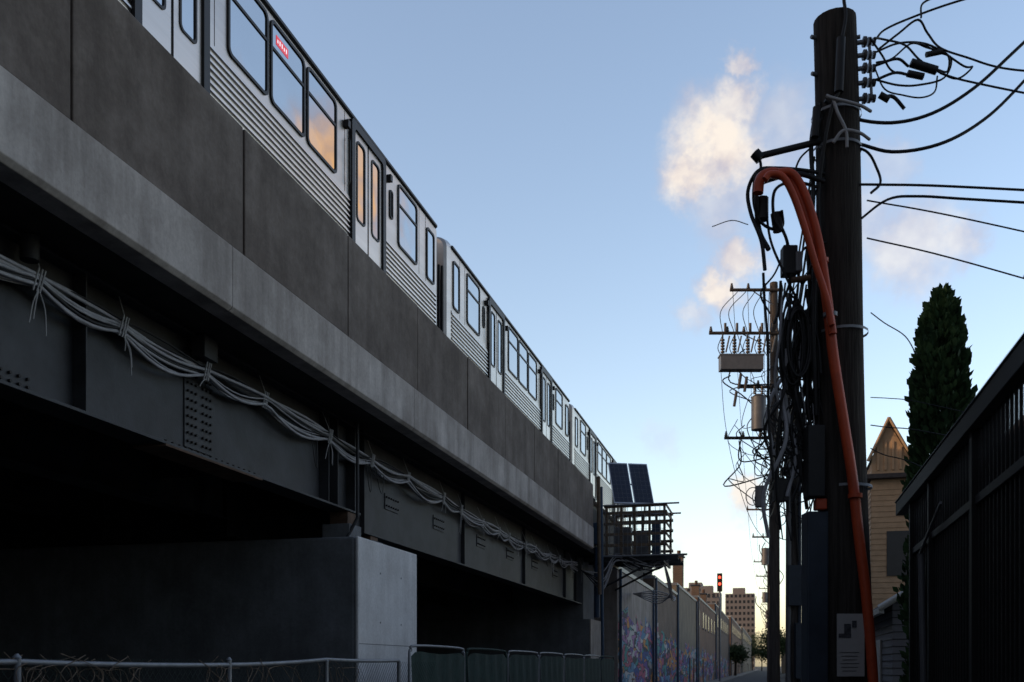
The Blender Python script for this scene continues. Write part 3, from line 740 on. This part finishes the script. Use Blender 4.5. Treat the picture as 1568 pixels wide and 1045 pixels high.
# ------------------------------------------------------------------ right boundary fence / gate
f=empty("gate_fence"); X0=1.30
q=MB()
zt=Z(1.25*X0/.9677)
ye=10.2
q.box(X0-.05,X0+.05,1.0,ye+.75,zt-.13,zt,'fence')
q.box(X0-.06,X0+.06,1.0,ye+.75,zt+.001,zt+.012,'blue')
q.box(X0+.0,X0+.05,1.0,ye,zt-.62,zt-.56,'fence')
q.box(X0+.0,X0+.05,1.0,ye,.15,.21,'fence')
yy=1.0
while yy<ye:
    q.box(X0+.015,X0+.035,yy,yy+.022,.1,zt-.13,'fence'); yy+=.11
for yy in (1.2,3.2,5.2,7.1,8.95,10.1): q.box(X0-.02,X0+.06,yy,yy+.08,0,zt-.131,'fence')
q.box(X0+.10,X0+.13,1.0,ye,.05,zt-.3,'fence')
q.tube([(X0+.02,9.3,0),(X0-.03,9.3,Z(.98))],.03,'canG',8)
q.tube([(X0-.04,9.3,Z(.98)),(X0-.04,8.2,Z(1.25))],.012,'canG',8)
q.build("panels",f,.004)
e=empty("floodlight"); q=MB()
q.box(1.32,1.55,5.62,5.80,Z(1.86),Z(2.06),'fence'); q.box(1.40,1.46,5.70,5.74,Z(1.6),Z(1.86),'fence'); q.box(1.30,1.57,5.60,5.82,Z(2.062),Z(2.08),'fence'); q.build("lamp_housing",e,.012)

# ------------------------------------------------------------------ houses on the right
e=empty("gabled_house"); q=MB()
x0,x1,y0,y1=3.05,14.5,33,46
zb_=7.45
q.box(x0,x1,y0,y1,0,zb_,'siding')
q.build("walls",e)
q=MB()
z=.3
while z<zb_-.2:
    q.prismY([(x0-.001,z),(x0-.02,z),(x0-.001,z+.16)],y0,y1,'siding')
    q.add([(x0,y0-.02,z),(x1,y0-.02,z),(x1,y0-.002,z+.16),(x0,y0-.002,z+.16)],[(0,1,2,3)],'siding')
    q.add([(x0,y0-.02,z),(x1,y0-.02,z),(x1,y0-.001,z),(x0,y0-.001,z)],[(0,3,2,1)],'siding'); z+=.17
q.build("siding_boards",e)
q=MB()
xa,xm,xb=3.05,3.55,4.15
q.add([(xa,y0-.05,zb_),(xb,y0-.05,zb_),(xb,y0-.05,8.1),(xm,y0-.05,9.2),(xa,y0-.05,8.1),
       (xa,y0+5,zb_),(xb,y0+5,zb_),(xb,y0+5,8.1),(xm,y0+5,9.2),(xa,y0+5,8.1)],
      [(0,1,2,3,4),(5,9,8,7,6),(0,4,9,5),(1,6,7,2)],'siding')
q.build("dormer",e)
q=MB()
q.add([(xa-.12,y0-.2,8.0),(xm,y0-.2,9.33),(xm,y0+5,9.33),(xa-.12,y0+5,8.0)],[(0,1,2,3)],'roof')
q.add([(xb+.1,y0-.2,8.0),(xm,y0-.2,9.33),(xm,y0+5,9.33),(xb+.1,y0+5,8.0)],[(0,3,2,1)],'roof')
q.tube([(xa-.12,y0-.21,7.98),(xm,y0-.21,9.3)],.05,'siding',4); q.tube([(xb+.1,y0-.21,7.98),(xm,y0-.21,9.3)],.05,'siding',4)
for a,b_ in ((3.2,3.28),(3.42,3.5),(3.64,3.72),(3.86,3.94)): q.box(a,b_,y0-.10,y0-.052,7.7,8.7-abs(a-3.5)*.8,'siding')
q.box(x0-.15,x1,y0-.25,y1,zb_-.02,zb_+.12,'roof')
q.box(7.9,14.5,y0,y1,zb_+.12,9.3,'siding'); q.box(7.7,14.6,y0-.15,y1,9.3,9.5,'roof')
q.box(8.9,9.9,y0-.03,y0-.003,8.0,9.1,'winD'); q.box(5.2,6.1,y0-.04,y0-.024,4.4,6.0,'winD'); q.box(3.5,4.2,y0-.04,y0-.024,4.4,5.8,'winD')
q.build("roof_and_windows",e,.01)
e=empty("garage"); q=MB()
gx0,gx1,gy0,gy1=2.45,8.0,22,28
q.box(gx0,gx1,gy0,gy1,0,2.95,'gwall')
q.add([(gx0,gy0-.01,2.95),(gx1,gy0-.01,2.95),((gx0+gx1)/2,gy0-.01,4.6)],[(0,1,2)],'siding')
z=.2
while z<2.9: q.box(gx0-.012,gx0-.001,gy0,gy1,z,z+.012,'fence'); q.box(gx0,gx1,gy0-.012,gy0-.001,z,z+.012,'fence'); z+=.15
q.build("walls",e)
q=MB(); xm=(gx0+gx1)/2
for s_,xx in ((1,gx0-.3),(-1,gx1+.3)):
    q.add([(xx,gy0-.35,2.80),(xm,gy0-.35,4.72),(xm,gy1+.2,4.72),(xx,gy1+.2,2.80)],[(0,1,2,3)] if s_>0 else [(0,3,2,1)],'roof')
    q.tube([(xx,gy0-.36,2.78),(xm,gy0-.36,4.70)],.07,'trim',4)
q.box(gx0-.30,gx0-.2,gy0-.33,gy1+.2,2.68,2.80,'trim')
q.box(gx0+.5,gx0+.95,gy0-.04,gy0-.013,.05,2.1,'trim'); q.box(gx0-.05,gx0-.013,gy0+2,gy0+4.6,.05,2.2,'trim')
q.build("roof",e)
def gar(x0,y0,y1,h,mat,rise=1.4):
    e=empty("alley_garage"); q=MB(); q.box(x0,x0+7,y0,y1,0,h,mat); q.build("walls",e,.02)
    q=MB(); xm=x0+3.5
    q.add([(x0-.2,y0-.2,h-.1),(xm,y0-.2,h+rise),(xm,y1+.2,h+rise),(x0-.2,y1+.2,h-.1)],[(0,1,2,3)],'roof')
    q.add([(x0+7.2,y0-.2,h-.1),(xm,y0-.2,h+rise),(xm,y1+.2,h+rise),(x0+7.2,y1+.2,h-.1)],[(0,3,2,1)],'roof')
    q.add([(x0,y0-.01,h),(x0+7,y0-.01,h),(xm,y0-.01,h+rise)],[(0,1,2)],mat)
    q.box(x0-.03,x0-.002,y0+1.2,y1-1.2,0,2.2,'trim'); q.build("roof",e)
for i,(yy,h) in enumerate(((50,3.0),(60,2.8),(71,4.5),(84,3.0),(97,3.2),(112,5.5),(130,3.2),(150,6.5),(180,4),(215,7))):
    gar(2.2+.3*(i%3),yy,yy+8.5,h,('brickA','gwall','brickB','siding','brickC')[i%5])
for (yy,h) in ((-2,2.9),(-13,4.2),(-23,4.4),(-33,4.2)): gar(2.6,yy,yy+9,h,'brickA',.9)  # unseen garages added beside and behind the camera to block light
bld("unseen_brick_block",3,-62,-45,11,'brickA',depth=30)  # building added out of view behind the camera to block light

# ------------------------------------------------------------------ fences under the viaduct
e=empty("chain_link_fence"); q=MB()
fx=-5.35; 
posts=[0.5,3.2,6.15,9.1,11.4,13.9]
for i,yy in enumerate(posts): q.tube([(fx,yy,0),(fx,yy,1.66)],.03,'galv',8); q.tube([(fx,yy,1.66),(fx,yy,1.69)],.036,'galv',8,True,.01)
tops=[1.60,1.61,1.63,1.61,1.68,1.68]
for i in range(len(posts)-1):
    q.tube(sag((fx,posts[i],tops[i]),(fx,posts[i+1],tops[i+1]),.012),.024,'galv',8)
q.build("frame",e)
q=MB()
yy=-1.5
while yy<14:
    for s_ in (1,-1):
        q.tube([(fx+.003*s_,yy,0.02),(fx+.003*s_,yy+s_*1.6,1.66)],.0022,'green',3,False)
    yy+=.085
q.build("mesh",e)
q=MB()
for i in range(70):
    y0_=random.choice((random.uniform(5.6,7.6),random.uniform(8.5,12.5)))
    q.curve([(fx+.03,y0_,.9),(fx+.05,y0_+random.uniform(-.2,.2),1.3),(fx+random.uniform(-.05,.08),y0_+random.uniform(-.2,.2),1.55),(fx,y0_+random.uniform(-.3,.3),random.uniform(1.56,1.70))],.004,'timber',4,4)
q.build("vine",e)
e=empty("screened_fence"); q=MB()
pw=3.0; yy=14.6
fxs=-5.45
while yy<33:
    y2=yy+pw-.12; top=1.92
    pts=[(fxs,yy,.1),(fxs,yy,top-.25),(fxs,yy+.08,top-.08),(fxs,yy+.3,top),(fxs,y2-.3,top),(fxs,y2-.08,top-.08),(fxs,y2,top-.25),(fxs,y2,.1)]
    q.curve(pts,.022,'galv' if random.random()<.5 else 'green',8,4)
    n=16; vs=[];fs=[]; sl=random.uniform(.02,.10)
    for i in range(n+1):
        t=i/n; ed=min(t,1-t); zt_=top-.05-.12*math.exp(-ed*18)-sl*math.sin(t*math.pi)
        for j in range(5):
            vs.append((fxs+.03+.02*math.sin(i*1.7+j),yy+.04+(y2-yy-.08)*t,.1+(zt_-.1)*j/4))
    for i in range(n):
        for j in range(4): fs.append((i*5+j,(i+1)*5+j,(i+1)*5+j+1,i*5+j+1))
    q.add(vs,fs,'green',True)
    q.box(fxs-.3,fxs+.3,yy-.12,yy-.02,0,.1,'pave')
    yy+=pw
q.build("panels",e)

# ------------------------------------------------------------------ trees
def arbor(name,x,y,h,w):
    e=empty(name); q=MB(); q.tube([(x,y,0),(x+.02,y,h*.5),(x,y,h*.93)],.09,'wood',8,True,.01)
    for i in range(30):
        z=random.uniform(.5,h*.8); a=random.uniform(0,6.28); r=w*.35
        q.tube([(x,y,z),(x+r*math.cos(a),y+r*math.sin(a),z+.5)],.02,'wood',4,False,.005)
    q.build("trunk",e)
    q=MB()
    def rad(t,a):
        base=(w/2)*min(1,(t/.08+.5))*(1-max(0,(t-.55)/.45)**2.2)**.62 if t<1 else 0
        return max(.05,base*(1+.30*mnoise.noise(Vector((math.cos(a)*1.6,math.sin(a)*1.6,t*h*.9)))+.26*mnoise.noise(Vector((math.cos(a)*4,math.sin(a)*4,t*h*2.4)))))
    vs=[];fs=[];c=0
    for i in range(17000):
        t=random.random()**.85; a=random.uniform(0,6.283)
        r=rad(t,a)*(random.uniform(.55,1.08)); z=.3+t*(h-.3)+random.uniform(-.05,.1)
        p0=Vector((x+r*math.cos(a),y+r*math.sin(a),z))
        out=Vector((math.cos(a+random.uniform(-.7,.7)),math.sin(a+random.uniform(-.7,.7)),random.uniform(.8,2.6))).normalized()
        side=out.cross(Vector((random.uniform(-1,1),random.uniform(-1,1),random.uniform(-.4,.4)))).normalized()
        l=random.uniform(.07,.19); ww=l*.33
        vs+= [p0-side*ww*.5,p0+out*l*.5-side*ww,p0+out*l,p0+out*l*.5+side*ww,p0+side*ww*.5]; fs.append((c,c+1,c+2,c+3,c+4)); c+=5
    q.add(vs,fs,'arbor'); q.build("foliage",e)
arbor("arborvitae_tree",3.0,19.4,8.3,1.10)
def tree(name,x,y,h,cw,n=5000):
    e=empty(name); q=MB(); q.tube([(x,y,0),(x+.1,y,h*.35),(x,y+.1,h*.7)],.22,'wood',8,True,.06)
    tips=[]
    for i in range(14):
        a=random.uniform(0,6.28); z0=h*random.uniform(.3,.6); r=cw*random.uniform(.2,.42); tp=Vector((x+r*math.cos(a),y+r*math.sin(a),z0+h*random.uniform(.12,.35)))
        q.tube([(x,y,z0),(Vector((x,y,z0))+tp)*.5+Vector((0,0,.2)),tp],.07,'wood',5,False,.015); tips.append(tp)
    tips+= [Vector((x,y,h*.85)),Vector((x+.4,y,h*.75))]
    q.build("trunk",e)
    vs=[];fs=[];c=0
    for i in range(n):
        tp=random.choice(tips); s_=cw*.16
        p0=tp+Vector((random.gauss(0,s_),random.gauss(0,s_),random.gauss(0,s_*.75)))
        u=Vector((random.uniform(-1,1),random.uniform(-1,1),random.uniform(-1,1))).normalized(); w_=u.orthogonal().normalized(); l=random.uniform(.10,.22)
        vs+=[p0-u*l,p0+w_*l*.6,p0+u*l,p0-w_*l*.6]; fs.append((c,c+1,c+2,c+3)); c+=4
    q=MB(); q.add(vs,fs,'leaf'); q.build("foliage",e)
tree("street_tree",-5.2,154,5.0,3.2,2500)
tree("street_tree",.9,150,7,4,3000)
tree("street_tree",-2.8,330,9,7,4000)
tree("street_tree",-6,345,12,9,4000)
tree("street_tree",2,300,10,7,3000)

# ------------------------------------------------------------------ world
SUN_EL=math.radians(14.5); SUN_AZ=math.radians(-122)
w=bpy.data.worlds.new("World"); scene.world=w; w.use_nodes=True
nt=w.node_tree; L=nt.links.new; nt.nodes.clear()
out=nt.nodes.new("ShaderNodeOutputWorld"); bg=nt.nodes.new("ShaderNodeBackground"); bg.inputs[1].default_value=WS
sky=nt.nodes.new("ShaderNodeTexSky"); sky.sky_type='NISHITA'; sky.sun_disc=False; sky.sun_elevation=SUN_EL; sky.sun_rotation=SUN_AZ
sky.air_density=1.0; sky.dust_density=1.5; sky.ozone_density=1.6
tc=nt.nodes.new("ShaderNodeTexCoord")
def vm(op,a,b=None,c=None):
    n=nt.nodes.new("ShaderNodeVectorMath"); n.operation=op
    for i,s_ in enumerate((a,b,c)):
        if s_ is None: continue
        if isinstance(s_,(tuple,list)): n.inputs[i].default_value=s_
        else: L(s_,n.inputs[i])
    return n
def ma(op,a,b=None,c=None,clamp=False):
    n=nt.nodes.new("ShaderNodeMath"); n.operation=op; n.use_clamp=clamp
    for i,s_ in enumerate((a,b,c)):
        if s_ is None: continue
        if isinstance(s_,(int,float)): n.inputs[i].default_value=s_
        else: L(s_,n.inputs[i])
    return n.outputs[0]
def noise_(vec,scale,det=8,ro=.6):
    n=nt.nodes.new("ShaderNodeTexNoise"); n.inputs["Scale"].default_value=scale; n.inputs["Detail"].default_value=det; n.inputs["Roughness"].default_value=ro
    L(vec,n.inputs["Vector"]); return n
def mrange(src,a,b_,c,d,smooth=True):
    mr=nt.nodes.new("ShaderNodeMapRange"); mr.interpolation_type='SMOOTHSTEP' if smooth else 'LINEAR'
    L(src,mr.inputs[0]); mr.inputs[1].default_value=a; mr.inputs[2].default_value=b_; mr.inputs[3].default_value=c; mr.inputs[4].default_value=d; return mr.outputs[0]
dirv=vm('NORMALIZE',tc.outputs["Generated"]).outputs[0]
sep=nt.nodes.new("ShaderNodeSeparateXYZ"); L(dirv,sep.inputs[0])
n_=noise_(dirv,14,5,.68); s_=vm('SUBTRACT',n_.outputs["Color"],(.5,.5,.5)).outputs[0]
dv=vm('MULTIPLY_ADD',s_,(.08,.08,.08),dirv).outputs[0]
blobs=[(-3.0,27.0,2.6,1.0),(-4.2,26.0,1.8,1.0),(-2.0,28.8,1.5,.8),(-1.5,31.0,.8,.8),(-2.4,24.6,2.0,.45),(.4,27.4,2.3,.38),(7.4,21.4,2.4,.6),(5.0,22.6,1.8,.45),(5.9,25,1.2,.3),(9.4,21.4,1.6,.6),
       (-1.4,21.9,1.4,.85),(-2.8,20.2,1.4,.95),(-4.6,18.9,1.0,.45),(-1.2,9.2,1.2,.9),(-5.4,6.3,1.1,.4),(-6.3,12.5,1.0,.2),
       (25,25,3.6,1.0),(29,24.5,3.4,1.0),(24,20,2.8,.8),(31.5,27.5,2.6,.9),(50,24,7,.5),(75,30,10,.5)]
tot=None
for (az,el,r,s_) in blobs:
    a,e_=math.radians(az),math.radians(el); c=(math.sin(a)*math.cos(e_),math.cos(a)*math.cos(e_),math.sin(e_))
    d_=vm('DISTANCE',dv,c).outputs["Value"]; rr_=math.radians(r)
    o_=mrange(d_,rr_*1.4,rr_*.35,0,s_)
    tot=o_ if tot is None else ma('MAXIMUM',tot,o_)
nz=noise_(dirv,22,5,.6).outputs[0]
den=ma('MULTIPLY',tot,ma('MULTIPLY_ADD',nz,1.5,.28,clamp=True),clamp=True)
shift=vm('ADD',dirv,(.014,0,-.016)).outputs[0]
n2=noise_(shift,22,3,.6).outputs[0]
sh=ma('MULTIPLY_ADD',ma('SUBTRACT',nz,n2),2.2,ma('MULTIPLY_ADD',den,.9,.02),clamp=True)
cr_=nt.nodes.new("ShaderNodeMix"); cr_.data_type='RGBA'; L(sh,cr_.inputs[0]); cr_.inputs[6].default_value=(.60,.53,.58,1); cr_.inputs[7].default_value=(1.0,.90,.80,1)
east=mrange(sep.outputs[0],.22,.34,0,1)
warm=nt.nodes.new("ShaderNodeMix"); warm.data_type='RGBA'; L(sh,warm.inputs[0]); warm.inputs[6].default_value=(.62,.42,.34,1); warm.inputs[7].default_value=(1.25,.72,.33,1)
cw=nt.nodes.new("ShaderNodeMix"); cw.data_type='RGBA'; L(east,cw.inputs[0]); L(cr_.outputs[2],cw.inputs[6]); L(warm.outputs[2],cw.inputs[7])
cs=vm('MULTIPLY',cw.outputs[2],(1/WS,)*3).outputs[0]
rear_dim=mrange(sep.outputs[1],.35,-.25,0,.78)  # made-up dim sky behind the camera, added to darken the walls
tint=vm('MULTIPLY',sky.outputs[0],(1.20,1.03,.94)).outputs[0]
sk2=nt.nodes.new("ShaderNodeMix"); sk2.data_type='RGBA'; L(rear_dim,sk2.inputs[0]); L(tint,sk2.inputs[6]); sk2.inputs[7].default_value=(.075/WS,.085/WS,.11/WS,1)
mixc=nt.nodes.new("ShaderNodeMix"); mixc.data_type='RGBA'; L(den,mixc.inputs[0]); L(sk2.outputs[2],mixc.inputs[6]); L(cs,mixc.inputs[7])
L(mixc.outputs[2],bg.inputs[0]); L(bg.outputs[0],out.inputs[0])

sd=bpy.data.lights.new("sun","SUN"); sd.energy=1.5; sd.angle=math.radians(.5); sd.color=(1,.66,.38)
so=bpy.data.objects.new("sun",sd); scene.collection.objects.link(so)
sv=Vector((math.sin(SUN_AZ)*math.cos(SUN_EL),math.cos(SUN_AZ)*math.cos(SUN_EL),math.sin(SUN_EL)))
so.rotation_euler=sv.to_track_quat('Z','Y').to_euler(); so.location=(-60,20,40)

# ------------------------------------------------------------------ camera
cd=bpy.data.cameras.new("camera"); cd.sensor_width=36; cd.lens=36*1524/1568; cd.shift_y=(1020-522.5)/1568; cd.clip_end=5000; cd.clip_start=.05
cd.dof.use_dof=True; cd.dof.focus_distance=15; cd.dof.aperture_fstop=2.8
co=bpy.data.objects.new("camera",cd); scene.collection.objects.link(co); co.location=(0,0,H); co.rotation_euler=(math.radians(90),0,TH)
scene.camera=co
scene.view_settings.view_transform='Standard'; scene.view_settings.look='None'; scene.view_settings.exposure=0
